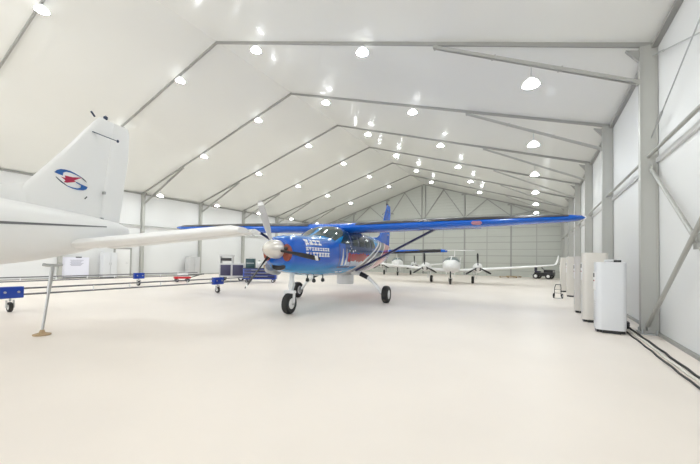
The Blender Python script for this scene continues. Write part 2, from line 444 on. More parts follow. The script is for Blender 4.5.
def make_single(root, scheme):
    blue = scheme == 'blue'
    body = M['livery'] if blue else M['white']
    wingm = M['blue_wing'] if blue else M['white']
    obj('fuselage', loft_body(SEC), body, root)
    # windshield, two panes either side of a centre post
    for s in (-1, 1):
        bm = nb(); arc_patch(bm, lambda t: -2.42 + .30 * (abs(t) / 1.0) ** 2, lambda t: -1.42 + .22 * abs(t) ** 2, s * .04, s * 1.02)
        obj('windshield_pane', bm, M['glass'], root)
    for s in (-1, 1):
        bm = nb(); side_patch(bm, [(-1.84, 2.02), (-1.08, 2.02), (-1.08, 2.40), (-1.32, 2.40)], s); obj('cockpit_window', bm, M['glass'], root)
        for k in range(4):
            y = -.82 + .72 * k
            bm = nb(); side_patch(bm, [(y, 1.98), (y + .5, 1.98), (y + .5, 2.34), (y, 2.34)], s); obj('cabin_window', bm, M['glass'], root)
        bm = nb()
        for (ya, za, yb_, zb) in ((-1.95, 1.25, -1.02, 1.29), (-1.95, 1.25, -1.91, 1.98), (-1.02, 1.25, -.98, 2.44)):
            side_patch(bm, [(ya, za), (yb_, za), (yb_, zb), (ya, zb)], s, .004)
        d = obj('cockpit_door', bm, M['navy'] if blue else M['grey_plastic'], root)
        bm = nb(); x = side_x(-1.12, 1.8); box(bm, s * x - .015, s * x + .02 if s > 0 else s * x + .015, -1.2, -1.08, 1.79, 1.82); obj('door_handle', bm, M['steel'], d, smooth=False)
    # wing
    st = lambda s: [(s * 0.0, -.95, 2.02, 2.585, .185), (s * 3.0, -.95, 2.02, 2.66, .185), (s * 5.3, -.83, 1.70, 2.72, .18), (s * 7.2, -.72, 1.36, 2.77, .16), (s * 7.5, -.60, 1.15, 2.785, .14), (s * 7.62, -.42, .85, 2.79, .08)]
    L = list(reversed(st(-1))) + st(1)[1:]
    obj('wing', wing_mesh(L), wingm, root)
    for s in (-1, 1):
        S_ = [(s * x, yl - .012, c * 1.008, z + .003, t * 1.05) for (x, yl, c, z, t) in ((.9, -.95, 2.02, 2.607, .185), (3.0, -.95, 2.02, 2.66, .185), (5.3, -.83, 1.70, 2.72, .18), (7.15, -.725, 1.37, 2.769, .16))]
        if blue: obj('deicing_boot', wing_mesh(S_, rng=(8, 14)), M['boot'], root)
        bm = nb(); S_ = [(s * x, yle, c, z, .12) for x, yle, c, z in ((1.0, .66, .40, 2.605), (4.9, .60, .33, 2.69))]
        rings = [[bm.verts.new((x, yle + c * a, z + c * h - .03 * a)) for a, h in airfoil(t, 8)] for x, yle, c, z, t in S_]
        skin(bm, rings); bm.faces.new(rings[0]); bm.faces.new(rings[-1]); obj('flap', bm, wingm, root)
        bm = nb(); rings = []
        for q, cw in ((0, .16), (.08, .13), (.5, .13), (.92, .13), (1, .17)):
            p = Vector((s * .76, -.30, 1.14)).lerp(Vector((s * 3.55, -.22, 2.60)), q)
            rings.append([bm.verts.new(p + Vector((0, cw * math.cos(2 * PI * k / 12), .046 * math.sin(2 * PI * k / 12)))) for k in range(12)])
        skin(bm, rings); bm.faces.new(rings[0]); bm.faces.new(rings[-1]); obj('wing_strut', bm, M['navy'] if blue else M['white'], root)
        bm = nb(); lathe(bm, [(.0, -.03), (.05, -.02), (.06, .02), (.02, .10)], (s * 7.58, -.42, 2.80), (0, 1, 0), 12)
        obj('wingtip_light', bm, M['white_plastic'], root)
        bm = nb(); side = [(s * x, -.975 + d, 2.69 + z0) for x, d, z0 in ((4.60, .06, -.08), (4.90, .075, -.08), (4.90, .075, .03), (4.60, .06, .03))]
        vs = [bm.verts.new(p) for p in side] + [bm.verts.new(Vector(p) + Vector((0, .12, 0))) for p in side]
        for q in ((0, 1, 2, 3), (7, 6, 5, 4), (0, 4, 5, 1), (1, 5, 6, 2), (2, 6, 7, 3), (3, 7, 4, 0)): bm.faces.new([vs[i] for i in q])
        bmesh.ops.bevel(bm, geom=list(bm.edges), offset=.03, segments=2, affect='EDGES'); obj('landing_light', bm, M['lampglass'] if blue else M['clear'], root)
    # tail
    zt = 1.99
    SP = 1. if blue else 1.14
    ZD = .05 if blue else .27
    stb = lambda s: [(s * .0, 5.30, 1.02, zt - ZD, .21), (s * .5, 5.33, .98, zt - ZD + .03, .21), (s * 3.05 * SP, 5.62, .66, zt + .05, .26), (s * 3.22 * SP, 5.72, .58, zt + .05, .20)]
    L = list(reversed(stb(-1))) + stb(1)[1:]
    obj('horizontal_stabilizer', wing_mesh(L), wingm, root)
    for s in (-1, 1):
        bm = nb(); rings = [[bm.verts.new((s * x * SP, yle + c * a, zt - ZD + (.028 if blue else .10) * x + c * h)) for a, h in airfoil(.26, 8)] for x, yle, c in ((.12, 6.26, .55), (1.8, 6.24, .50), (3.0, 6.22, .46), (3.26, 6.18, .44))]
        skin(bm, rings); bm.faces.new(rings[0]); bm.faces.new(rings[-1]); e = obj('elevator', bm, wingm, root)
        bm = nb()
        for x in (1.9, 2.5, 3.05): tube(bm, [(s * x * SP, 6.68, zt + .02), (s * x * SP, 6.80, zt + .01)], .006, 6)
        obj('static_wick', bm, M['black'], e)
        if blue:
            S_ = [(s * x, yl - .01, c * 1.01, z, t * 1.07) for (x, yl, c, z, t) in ((.4, 5.325, .985, zt - .04, .21), (3.0, 5.62, .66, zt + .05, .26))]
            obj('stabilizer_boot', wing_mesh(S_, rng=(9, 18)), M['boot'], root)
    bm = vane([(2.0, 4.55, 1.75, .09), (2.45, 4.55, 1.72, .09), (2.72, 4.62, 1.62, .09), (3.6, 5.32, 1.02, .10), (4.45, 5.95, .50, .10), (4.62, 6.10, .38, .08)])
    obj('fin', bm, wingm, root)
    bm = nb()   # dorsal fillet running up the tail cone to the fin
    rings = []
    for y, z0, z1, w in ((2.4, 2.45, 2.55, .03), (3.4, 2.42, 2.60, .045), (4.2, 2.40, 2.66, .055), (4.8, 2.40, 2.86, .06), (5.2, 2.40, 3.1, .05)):
        rings.append([bm.verts.new(p) for p in ((-w, y, z0), (-w * .8, y, (z0 + z1) / 2), (0, y, z1), (w * .8, y, (z0 + z1) / 2), (w, y, z0), (0, y, z0 - .01))])
    skin(bm, rings); bm.faces.new(rings[0]); bm.faces.new(rings[-1]); obj('dorsal_fin', bm, wingm, root)
    bm = vane([(2.28, 6.20, .50, .09), (2.9, 6.25, .52, .09), (3.9, 6.38, .52, .09), (4.5, 6.46, .44, .09), (4.62, 6.49, .36, .07)])
    rd = obj('rudder', bm, wingm, root)
    bm = nb(); box(bm, -.075, .075, 6.18, 6.22, 2.3, 2.36); box(bm, -.07, .07, 6.22, 6.26, 2.9, 2.96); obj('hinge', bm, M['steel'], rd, smooth=False)
    for s in (-1, 1):
        bm = nb(); tube(bm, [(s * .03, 5.92, 4.22), (s * .30, 6.30, 4.12)], [.012, .008], 8); lathe(bm, [(.015, -.03), (.028, 0), (.015, .03)], (s * .30, 6.30, 4.12), n=8)
        obj('antenna', bm, M['emb_dark'], root)
    bm = nb(); tube(bm, [(0, 5.99, 4.58), (0, 5.90, 4.66)], .02, 8); lathe(bm, [(.02, 0), (.045, .02), (.045, .07), (.01, .10)], (0, 6.25, 4.61), n=12); obj('beacon', bm, M['emb_dark'], root)
    if not blue:
        for s in (1,):   # flight-inspection style emblem on the fin side, laid from short plates
            U = lambda p: (s * (.062 + max(0, (3.25 - (3.20 - (p[1] - 180) / 46)) * .02)), 5.48 + (p[0] - 70) / 45., 3.04 - (p[1] - 180) / 56.)
            def em(name, pts, m):
                bm = nb(); poly_plate(bm, pts, U, (s * .004, 0, 0)); obj(name, bm, m, root, smooth=False)
            em('emblem_crescent', [(55, 175.4), (57, 172.2), (60, 170.3), (64, 169.5), (69, 169.7), (74, 171.2), (80, 174), (80.5, 174.6), (74, 172.4), (69, 171.5), (65, 171.8), (62.5, 173.5), (62.2, 177), (58.5, 176.4)], M['emb_blue'])
            em('emblem_arc', [(80, 174), (82.5, 175.8), (84.6, 178), (84.2, 178.4), (82, 176.6), (79.8, 175)], M['emb_dark'])
            em('emblem_crescent', [(85.6, 183.6), (84.2, 187), (81, 188.8), (76, 189.5), (71, 189.3), (66, 187.8), (66.4, 187.2), (71, 188), (75.5, 187.8), (78.5, 186.4), (79.2, 183.8), (74, 181.4), (74.5, 180.6), (80, 182.4)], M['emb_blue'])
            em('emblem_arc', [(66, 187.8), (61, 185), (57.6, 182), (56, 180), (56.6, 179.8), (60.5, 183), (66.4, 187.2)], M['emb_dark'])
            em('emblem_arrow', [(64, 176.3), (71, 176.2), (80, 174), (72.5, 179.4), (74, 180.8), (66, 184), (63, 184.2), (64.6, 181.6), (60.5, 178.6), (64.4, 179)], M['emb_red'])
            em('fin_mark', [(82.2, 198.5), (84.6, 195.2), (85.6, 195.6), (83.4, 198.9)], M['black'])
        bm = nb(); side_patch(bm, [(2.8, 1.86), (6.8, 2.14), (6.8, 2.165), (2.8, 1.92)], 1, .006, n=14); obj('seam_strip', bm, M['rail'], root)
    # engine and propeller
    bm = nb(); lathe(bm, [(.001, -4.76), (.07, -4.73), (.13, -4.66), (.19, -4.54), (.23, -4.42), (.245, -4.29), (.245, -4.22)], (0, 0, 1.74), (0, 1, 0), 28); obj('spinner', bm, M['spinner'], root)
    for k in range(3):
        bm = nb(); blade(bm, (0, -4.36, 1.74), R(20 + 120 * k), 1.33, .2, .175)
        for f in bm.faces: f.material_index = 0
        b = obj('propeller_blade', bm, [M['prop_lit'] if k == 0 else M['prop_black']], root)  # upper blade painted grey for the light it reflects, the others black
        a = R(20 + 120 * k); d = Vector((-math.sin(a), 0, math.cos(a)))
        bm = nb(); p0 = Vector((0, -4.36, 1.74))
        blade(bm, p0, a, 1.333, .2, .182)
        bmesh.ops.bisect_plane(bm, geom=bm.verts[:] + bm.edges[:] + bm.faces[:], plane_co=p0 + d * 1.19, plane_no=d, clear_inner=True)
        bmesh.ops.bisect_plane(bm, geom=bm.verts[:] + bm.edges[:] + bm.faces[:], plane_co=p0 + d * 1.275, plane_no=d, clear_outer=True)
        obj('tip_band', bm, M['white'], b)
    for s in (-1, 1):
        bm = nb(); lathe(bm, [(.0, -.03), (.10, -.025), (.125, 0), (.125, .10)], (s * .285, -4.21, 1.62), (0, 1, 0), 20)
        for v in bm.verts: v.co.z = 1.66 + (v.co.z - 1.62) * 1.75
        ik = obj('intake_cover', bm, M['orange'], root)
        bm = nb(); lathe(bm, [(.0, -.045), (.045, -.04), (.055, -.02)], (s * .285, -4.21, 1.76), (0, 1, 0), 14); obj('pull_tab', bm, M['black'], ik)
    bm = nb(); lathe(bm, [(.0, -.02), (.17, -.015), (.2, 0), (.2, .16)], (0, -4.14, 1.32), (0, 1, 0), 20)
    for v in bm.verts: v.co.z = 1.30 + (v.co.z - 1.30) * .55
    obj('oil_cooler_inlet', bm, M['black'], root)
    bm = nb(); tube(bm, [(-.50, -3.75, 1.30), (-.66, -3.55, 1.22), (-.74, -3.2, 1.16), (-.76, -3.0, 1.14)], [.14, .14, .13, .13], 16); obj('exhaust_pipe', bm, M['steel'], root)
    # nose gear
    nz = thing_part('nose_gear', root)
    bm = nb(); tube(bm, [(0, -3.42, 1.2), (0, -3.50, .72)], .065, 14); tube(bm, [(0, -3.50, .74), (0, -3.54, .52)], .045, 12)
    box(bm, -.16, .16, -3.60, -3.46, .56, .64, .02)
    for s in (-1, 1): bar(bm, (s * .135, -3.53, .6), (s * .135, -3.56, .27), .03, .09)
    bar(bm, (0, -3.42, .98), (0, -3.33, .78), .07, .03); bar(bm, (0, -3.33, .78), (0, -3.45, .6), .07, .03)
    obj('strut', bm, M['white'], nz)
    wheel(nz, (0, -3.56, .285), .285, .20)
    bm = nb(); tube(bm, [(-.16, -3.56, .285), (.16, -3.56, .285)], .03, 10); obj('axle', bm, M['steel'], nz)
    # main gear
    for s in (-1, 1):
        g = thing_part('main_gear', root)
        bm = nb(); tube(bm, [(s * .45, .05, 1.05), (s * .75, .04, 1.02), (s * 1.1, .03, .86), (s * 1.42, .01, .60), (s * 1.60, 0, .34)], [.085, .08, .065, .055, .05], 14); obj('leg', bm, M['white'], g)
        bm = nb(); tube(bm, [(s * .80, .04, 1.0), (s * .95, .035, .935), (s * 1.08, .03, .87)], [.088, .083, .078], 14); obj('gaiter', bm, M['black'], g)
        bm = nb(); tube(bm, [(s * 1.55, 0, .36), (s * 1.63, 0, .30), (s * 1.84, 0, .30)], .035, 10); lathe(bm, [(.11, -.02), (.11, .02)], (s * 1.655, 0, .30), (1, 0, 0), 18); obj('axle', bm, M['steel'], g)
        wheel(g, (s * 1.78, 0, .305), .305, .23)
    for k, (x, y) in enumerate(((.25, -2.6), (.3, -2.1), (-.1, -2.35))):
        bm = nb(); tube(bm, [(x, y, 1.02), (x, y, .88)], .02, 8); lathe(bm, [(.0, -.06), (.05, -.04), (.06, 0), (.04, .06)], (x, y, .86), n=12); obj('belly_antenna', bm, M['black'], root)
    if blue:
        bm = nb(); lathe(bm, [(.30, 0), (.32, .03), (.32, .36), (.30, .40)], (.1, .3, .60), n=30); pod = obj('belly_radome', bm, M['grey_plastic'], root); pod.data.materials[0] = M['white_plastic']
        bm = nb(); lathe(bm, [(.335, 0), (.335, .05)], (.1, .3, .945), n=30); obj('mounting_ring', bm, M['steel'], pod)
        # lettering on the cowl side: a slanted script row above two rows of characters, unreadable in the photograph
        rnd = random.Random(3)
        for row, (z0, h, y0, y1, n) in enumerate(((1.90, .13, -3.70, -2.95, 4), (1.74, .085, -3.72, -2.60, 9), (1.58, .11, -3.72, -2.60, 8))):
            bm = nb(); cw = (y1 - y0) / n
            for k in range(n):
                ya = y0 + k * cw; sl = .05 if row == 0 else 0
                for (u0, v0, u1, v1, tk) in ((.06, .85, .92, .85, .34), (.08, .1, .92, .12, .34), (.45, 0, .5, 1, .3)) + (((.1, .45, .8, .5, .2),) if rnd.random() < .6 else ()):
                    if rnd.random() < .12: continue
                    wy = tk * h / 2
                    if abs(u1 - u0) > abs(v1 - v0): q = [(ya + u0 * cw, z0 + v0 * h - wy), (ya + u1 * cw, z0 + v1 * h - wy), (ya + u1 * cw, z0 + v1 * h + wy), (ya + u0 * cw, z0 + v0 * h + wy)]
                    else: q = [(ya + u0 * cw - wy, z0 + v0 * h), (ya + u0 * cw + wy, z0 + v0 * h), (ya + u1 * cw + wy + sl, z0 + v1 * h), (ya + u1 * cw - wy + sl, z0 + v1 * h)]
                    side_patch(bm, q, 1, .006, n=2)
            obj('lettering', bm, M['white_plastic'], root)
        bm = nb()
        for ya in (-1.80, -1.50):
            side_patch(bm, [(ya, 1.10), (ya + .24, 1.10), (ya + .13, 1.85), (ya + .10, 1.85)], 1, .010, n=3)
        obj('spike_graphic', bm, M['white_plastic'], root)
        bm = nb()
        for k, (y, z, w) in enumerate(((-1.18, 1.78, .05), (-1.02, 1.86, .04), (-.86, 1.76, .06), (-.66, 1.80, .05), (-1.1, 1.93, .03))):
            side_patch(bm, [(y, z), (y + w * 1.8, z), (y + w * 1.8, z + w), (y, z + w)], 1, .009, n=2)
        obj('star_graphic', bm, M['white_plastic'], root)
    for ch in root.children:      # the tail assembly sits on the lengthened tail cone
        if ch.name.split('.')[0] in ('fin', 'rudder', 'dorsal_fin', 'horizontal_stabilizer', 'elevator', 'antenna', 'beacon', 'emblem_crescent', 'emblem_arc', 'emblem_arrow', 'fin_mark', 'stabilizer_boot'): ch.location.y = .6
    return root
def thing_part(name, parent):
    o = bpy.data.objects.new(name, None); C.objects.link(o); o.parent = parent; o.empty_display_size = .1; return o

PLANE = (-6.44, 10.75, R(8.3))
p1 = thing('single_engine_airplane', 'blue high-wing propeller airplane parked in the middle of the hangar', 'airplane', (PLANE[0], PLANE[1], 0), PLANE[2])
make_single(p1, 'blue')
WPL = (-6.54, -2.62, R(18))
p2 = thing('single_engine_airplane', 'white high-wing airplane with a round blue and red tail emblem, at left', 'airplane', (WPL[0], WPL[1], 0), WPL[2])
make_single(p2, 'white')
# tail stand under the white aeroplane
t = thing('tail_stand', 'thin metal tail stand propping up the white tail cone at left', 'tail stand', (-8.11, 2.72, 0))
STZ = 1.36
bm = nb(); tube(bm, [(0, 0, .05), (.02, .12, STZ - .05)], .022, 10); tube(bm, [(.012, .07, .8), (.02, .12, STZ - .05)], .032, 10); obj('pole', bm, M['steel'], t)
bm = nb(); lathe(bm, [(.13, 0), (.14, .02), (.05, .05), (.03, .10)], (0, 0, 0), n=18); obj('foot', bm, M['tan'], t)
bm = nb(); tube(bm, [(-.02, -.02, STZ - .04), (-.02, .05, STZ - .055), (.02, .19, STZ - .055), (.02, .26, STZ - .04)], .03, 10); obj('saddle', bm, M['steel'], t)

# ------------------------------------------------------------------ twin-engine low-wing aircraft
TS = [(-2.35, .05, 1.22, 1.12, 2.), (-2.2, .20, 1.36, .98, 2.1), (-1.8, .38, 1.50, .84, 2.2), (-1.2, .54, 1.66, .74, 2.3), (-.6, .60, 1.78, .70, 2.3), (0, .61, 1.86, .70, 2.3), (.7, .60, 1.86, .74, 2.3),
      (1.5, .48, 1.70, .86, 2.2), (2.4, .28, 1.48, 1.0, 2.1), (3.6, .17, 1.38, 1.12, 2.), (5.2, .11, 1.36, 1.2, 2.), (5.8, .04, 1.34, 1.28, 2.)]
def make_twin(root):
    obj('fuselage', loft_body(TS, 4, 28), M['white'], root)
    bm = nb()
    for s in (-1, 1): arc_patch(bm, lambda t: -1.45 + .3 * abs(t), lambda t: -.35, s * .03, s * 1.15, .008, TS)
    obj('windshield', bm, M['clear'], root)
    for s in (-1, 1):
        bm = nb(); arc_patch(bm, lambda t: -.28, lambda t: .42, s * .25, s * 1.2, .008, TS); obj('canopy_window', bm, M['glass'], root)
        bm = nb(); arc_patch(bm, lambda t: .52, lambda t: 1.25, s * .45, s * 1.2, .008, TS); obj('rear_window', bm, M['glass'], root)
    st = lambda s: [(s * 0, -.55, 1.5, .82, .15), (s * 1.7, -.50, 1.4, .94, .15), (s * 5.6, -.05, .85, 1.28, .13), (s * 6.35, .08, .70, 1.36, .12)]
    L = list(reversed(st(-1))) + st(1)[1:]
    obj('wing', wing_mesh(L), M['white'], root)
    for s in (-1, 1):
        bm = nb(); rings = []
        for x, y, z, c in ((6.3, .08, 1.36, .7), (6.5, .14, 1.42, .62), (6.62, .28, 1.60, .5), (6.72, .5, 2.0, .3)):
            rings.append([bm.verts.new((s * (x - c * h * .9), y + c * a, z + c * h * .3)) for a, h in airfoil(.09, 8)])
        skin(bm, rings); bm.faces.new(rings[0]); bm.faces.new(rings[-1]); obj('winglet', bm, M['white'], root)
        NS = [(-1.45, .14, 1.30, 1.02, 2.), (-1.3, .23, 1.37, .88, 2.2), (-.9, .30, 1.42, .78, 2.3), (-.3, .32, 1.40, .76, 2.3), (.5, .26, 1.28, .82, 2.2), (1.4, .06, 1.08, 1.0, 2.)]
        bm = loft_body(NS, 4, 20)
        for v in bm.verts: v.co.x += s * 1.70
        na = obj('engine_nacelle', bm, M['white'], root)
        for q in (-1, 1):
            bm = nb(); box(bm, s * 1.7 + q * .13 - .07, s * 1.7 + q * .13 + .07, -1.38, -1.28, .93, 1.05, .02); obj('air_intake', bm, M['black'], na, smooth=False)
        bm = nb(); lathe(bm, [(.001, -1.78), (.07, -1.7), (.12, -1.58), (.14, -1.46)], (s * 1.7, 0, 1.16), (0, 1, 0), 18); obj('spinner', bm, M['white'], na)
        for k in range(3):
            bm = nb(); blade(bm, (s * 1.7, -1.56, 1.16), R(2 + 120 * k), .90, .08, .17); obj('propeller_blade', bm, M['prop_black'], na)
        g = thing_part('main_gear', root)
        bm = nb(); tube(bm, [(s * 1.47, .05, .88), (s * 1.47, .05, .25)], .05, 10); obj('leg', bm, M['white'], g)
        bm = nb(); box(bm, s * 1.62, s * 1.64, -.2, .25, .3, .78); obj('gear_door', bm, M['white'], g, smooth=False)
        wheel(g, (s * 1.40, .08, .25), .25, .18)
    g = thing_part('nose_gear', root)
    bm = nb(); tube(bm, [(0, -1.75, .9), (0, -1.85, .42)], .045, 10)
    for s in (-1, 1): bar(bm, (s * .10, -1.85, .44), (s * .10, -1.88, .2), .025, .06)
    obj('strut', bm, M['black'], g); wheel(g, (0, -1.88, .20), .20, .14)
    bm = nb(); box(bm, -.28, -.26, -2.0, -1.5, .5, .86); box(bm, .26, .28, -2.0, -1.5, .5, .86); obj('gear_door', bm, M['white'], g, smooth=False)
    obj('fin', vane([(1.2, 4.6, 1.2, .09), (1.5, 4.9, 1.0, .09), (2.45, 5.5, .62, .09)]), M['white'], root)
    bm = nb(); poly_plate(bm, [(4.9, 1.18), (5.7, 1.15), (5.6, .75), (5.3, .85)], lambda p: (-.02, p[0], p[1]), (.04, 0, 0)); obj('ventral_fin', bm, M['white'], root, smooth=False)
    stb = lambda s: [(s * 0, 5.3, .85, 2.46, .10), (s * 1.55, 5.55, .55, 2.46, .09), (s * 1.65, 5.62, .45, 2.46, .06)]
    L = list(reversed(stb(-1))) + stb(1)[1:]
    obj('horizontal_stabilizer', wing_mesh(L), M['white'], root)
tw = thing('twin_engine_airplane', 'white low-wing twin-propeller airplane with winglets, facing the camera beyond the blue wing', 'airplane', (-5.35, 24.3, 0), R(10), 'white twin-propeller airplanes')
make_twin(tw)
def dup(root, loc, rz, label):
    r = root.copy(); C.objects.link(r); r.location = loc; r.rotation_euler = (0, 0, rz); r['label'] = label
    for ch in list(root.children):
        c = ch.copy(); C.objects.link(c); c.parent = r
        for g in list(ch.children):
            d = g.copy(); C.objects.link(d); d.parent = c
            for h in list(g.children):
                k = h.copy(); C.objects.link(k); k.parent = d
    return r
dup(tw, (-13.2, 34.0, 0), R(22), 'white twin-propeller airplane farthest back, half hidden by the blue airplane')

# ------------------------------------------------------------------ right wall cabinets
def cabinet(x, y, h, m, label, display=False, w=.54, d=.5):
    t = thing('dehumidifier_cabinet', label, 'cabinet', (x, y, 0), 0, 'floor-standing cabinets along the right wall')
    bm = nb(); box(bm, 0, w, 0, d, .07, h)
    es = [e for e in bm.edges if abs(e.verts[0].co.z - e.verts[1].co.z) > .5]
    bmesh.ops.bevel(bm, geom=es, offset=.10, segments=6, affect='EDGES', profile=.5)
    es = [e for e in bm.edges if all(v.co.z > h - .01 for v in e.verts)]
    bmesh.ops.bevel(bm, geom=es, offset=.02, segments=2, affect='EDGES', profile=.5)
    b = obj('body', bm, m, t)
    bm = nb(); box(bm, .02, w - .02, .02, d - .02, 0, .068)
    es = [e for e in bm.edges if abs(e.verts[0].co.z - e.verts[1].co.z) > .05]
    bmesh.ops.bevel(bm, geom=es, offset=.09, segments=5, affect='EDGES'); obj('plinth', bm, M['black'], t)
    # front faces the hall (-x): vents and control panel
    bm = nb()
    for k in range(9): box(bm, -.008, .004, .12, d - .12, .25 + k * .05, .27 + k * .05)
    obj('air_grille', bm, M['grey_plastic'], t, smooth=False)
    bm = nb(); box(bm, -.012, .004, .12, d - .12, h * .60, h * .86); p = obj('control_panel', bm, M['white_plastic'], t, smooth=False)
    bm = nb(); box(bm, -.018, -.010, .17, d - .17, h * .78, h * .84); obj('display', bm, M['black'], p, smooth=False)
    for k in range(3):
        bm = nb(); lathe(bm, [(.014, 0), (.014, .008)], (-.011, .19 + k * .06, h * .73), (-1, 0, 0), 10); obj('button', bm, M['black'] if k else M['red'], p)
    if display:
        bm = nb(); lathe(bm, [(.12, 0), (.13, .03), (.10, .06), (.05, .065)], (w * .55, d * .5, h), n=18); obj('outlet_collar', bm, M['grey_plastic'], t)
        bm = nb(); box(bm, w * .6, w * .85, .12, .24, h, h + .05, .01); obj('connector', bm, M['black'], t)
    return t
cabinet(1.11, 9.10, 1.54, M['cab'], 'nearest white rounded cabinet with a dark connector on top, by the right wall', True)
cabinet(1.0, 10.5, 1.78, M['cab_warm'], 'taller grey cabinet right behind the nearest white cabinet', False)
cabinet(.98, 12.3, 1.72, M['cab_warm'], 'third cabinet along the right wall, mostly hidden by the taller grey one', False)
cabinet(1.12, 18.0, 1.80, M['cab_warm'], 'fourth cabinet along the right wall, under the blue wing tip', False)
cabinet(1.0, 20.8, 1.80, M['cab_warm'], 'farthest cabinet along the right wall, beside the hand truck', False)

t = thing('hand_truck', 'small black two-wheeled hand truck standing beside the far cabinets', 'hand truck', (.72, 16.9, 0), R(-15)); t.scale = (.75, .75, .75)
bm = nb()
for s in (-1, 1): tube(bm, [(s * .16, .02, .12), (s * .16, .05, .6), (s * .12, .14, .78)], .018, 8)
tube(bm, [(-.12, .14, .78), (.12, .14, .78)], .018, 8)
for z in (.3, .5): tube(bm, [(-.16, .035, z), (.16, .035, z)], .010, 8)
obj('frame', bm, M['black'], t)
bm = nb(); box(bm, -.18, .18, -.22, .03, .015, .03); obj('toe_plate', bm, M['steel'], t, smooth=False)
for s in (-1, 1): wheel(t, (s * .21, .09, .14), .14, .06)

# conduits and cable on the floor beside the right wall
def run(name, x0, m, r, label, cat, wig=.02, ys=(-1.5, 11.5)):
    pts = []; n = 40
    for k in range(n + 1):
        y = ys[0] + (ys[1] - ys[0]) * k / n
        pts.append((x0 + wig * math.sin(k * .9) + .01 * math.sin(k * 2.3), y, r))
    bm = nb(); tube(bm, pts, r, 8); return tag(obj(name, bm, m), label, cat)
run('conduit', 1.785, M['pipe_white'], .020, 'white conduit lying on the floor along the right wall', 'pipe', .01)
run('cable', 1.70, M['cable'], .015, 'black cable on the floor, outermost from the right wall', 'cable', .004)
run('cable', 1.862, M['cable'], .018, 'black cable on the floor between the white conduit and the wall', 'cable', .004)
bm = nb()
for k in range(3):
    pts = [(1.72 + .10 * math.cos(a * 2 * PI / 20), 10.0 + .28 * math.sin(a * 2 * PI / 20), .063 + .045 * k) for a in range(20)]
    tube(bm, pts + pts[:1], .022, 8)
tag(obj('cable_coil', bm, M['cable']), 'coil of black cable on the floor at the foot of the nearest right column', 'cable')

# ------------------------------------------------------------------ left side: wheeled rail frames
def rail_frame(x, y0, y1, label, stations):
    t = thing('wheeled_rail_frame', label, 'rail frame', (x, y0, 0), 0, 'long wheeled rail frames on the left')
    L = y1 - y0
    for z in (.60, .44):
        bm = nb(); tube(bm, [(0, 0, z), (0, L, z)], .024, 8); obj('rail', bm, M['rail'], t)
    n = int(L / 1.05)
    for k in range(1, n):
        bm = nb(); tube(bm, [(0, L * k / n, .44), (0, L * k / n, .60)], .02, 8); obj('rung', bm, M['white_plastic'], t)
    for s in stations:
        y = s - y0
        bm = nb(); box(bm, -.10, .10, y - .24, y + .24, .36, .66, .02)
        for q in (-.13, .13): lathe(bm, [(.03, 0), (.03, .02)], (.10, y + q, .51), (1, 0, 0), 8)
        b = obj('end_bracket', bm, M['blue'], t)
        bm = nb(); lathe(bm, [(.025, 0), (.025, .1)], (0, y, .28), n=8)
        for sx in (-.07, .07): box(bm, -.05, .05, y + sx - .008, y + sx + .008, .11, .31)
        obj('caster_fork', bm, M['steel'], t, smooth=False)
        wheel(t, (0, y, .13), .13, .09, (0, 1, 0))
        for q in (-.13, .13):
            bm = nb(); lathe(bm, [(.03, 0), (.026, .03)], (.10, y + q, .52), (1, 0, 0), 12); obj('bolt', bm, M['steel'], b)
    return t
rail_frame(-12.0, 3.1, 11.6, 'nearer long wheeled rail frame with blue brackets, left of the blue airplane', (3.35, 9.85))
rail_frame(-17.9, 3.0, 13.2, 'farther long wheeled rail frame with blue brackets, toward the left wall', (3.2, 9.8))

# equipment by the left rear
t = thing('ground_power_cart', 'grey equipment cart with dark violet panels behind the farther rail frame', 'equipment cart', (-17.6, 15.6, 0), R(40)); t.scale = (1.15, 1.15, 1.2)
bm = nb(); box(bm, -.68, .68, -.35, .35, .22, .95, .03); obj('body', bm, M['grey_plastic'], t)
for x0, x1 in ((-.60, -.05), (.05, .62)):
    bm = nb(); box(bm, x0, x1, -.375, -.34, .30, .88, .01); obj('side_panel', bm, M['purple'], t)
bm = nb()
for x in (-.64, .0): box(bm, x - .02, x + .02, -.3, .3, .95, 1.32)
box(bm, -.70, .06, -.32, .32, 1.32, 1.42); obj('instrument_shelf', bm, M['grey_plastic'], t, smooth=False)
bm = nb(); box(bm, -.60, -.04, -.29, .25, 1.09, 1.25, .02); obj('instrument', bm, M['black'], t)
bm = nb(); tube(bm, [(.6, 0, .9), (.85, 0, 1.15), (.85, 0, 1.2)], .02, 8); tube(bm, [(.85, -.25, 1.2), (.85, .25, 1.2)], .02, 8); obj('handle', bm, M['steel'], t)
for x in (-.5, .5):
    for y in (-.28, .28): wheel(t, (x, y, .15), .15, .08, (0, 1, 0))
t = thing('tool_trolley', 'blue tool trolley with drawers just left of the propeller', 'trolley', (-15.3, 15.8, 0), R(35))
bm = nb(); box(bm, -1.0, 1.0, -.4, .4, .2, .86, .03); obj('body', bm, M['blue'], t)
for k in range(3):
    bm = nb(); box(bm, -.92, .92, -.425, -.395, .27 + k * .19, .43 + k * .19, .01); d = obj('drawer', bm, M['navy'], t)
    bm = nb(); tube(bm, [(-.5, -.45, .40 + k * .19), (.5, -.45, .40 + k * .19)], .012, 8); obj('handle', bm, M['steel'], d)
bm = nb(); box(bm, -1.03, 1.03, -.43, .43, .86, .90, .01); obj('worktop', bm, M['black'], t)
for x in (-.8, .8):
    for y in (-.3, .3): wheel(t, (x, y, .10), .10, .06, (0, 1, 0))
ROT = Matrix.Rotation(R(35), 3, 'Z')
def on_trolley(x, y): v = ROT @ Vector((x, y, 0)); return (-15.3 + v.x, 15.8 + v.y, .90)
t = thing('equipment_case', 'dark teal equipment case standing on the blue tool trolley', 'case', on_trolley(-.62, 0), R(35))
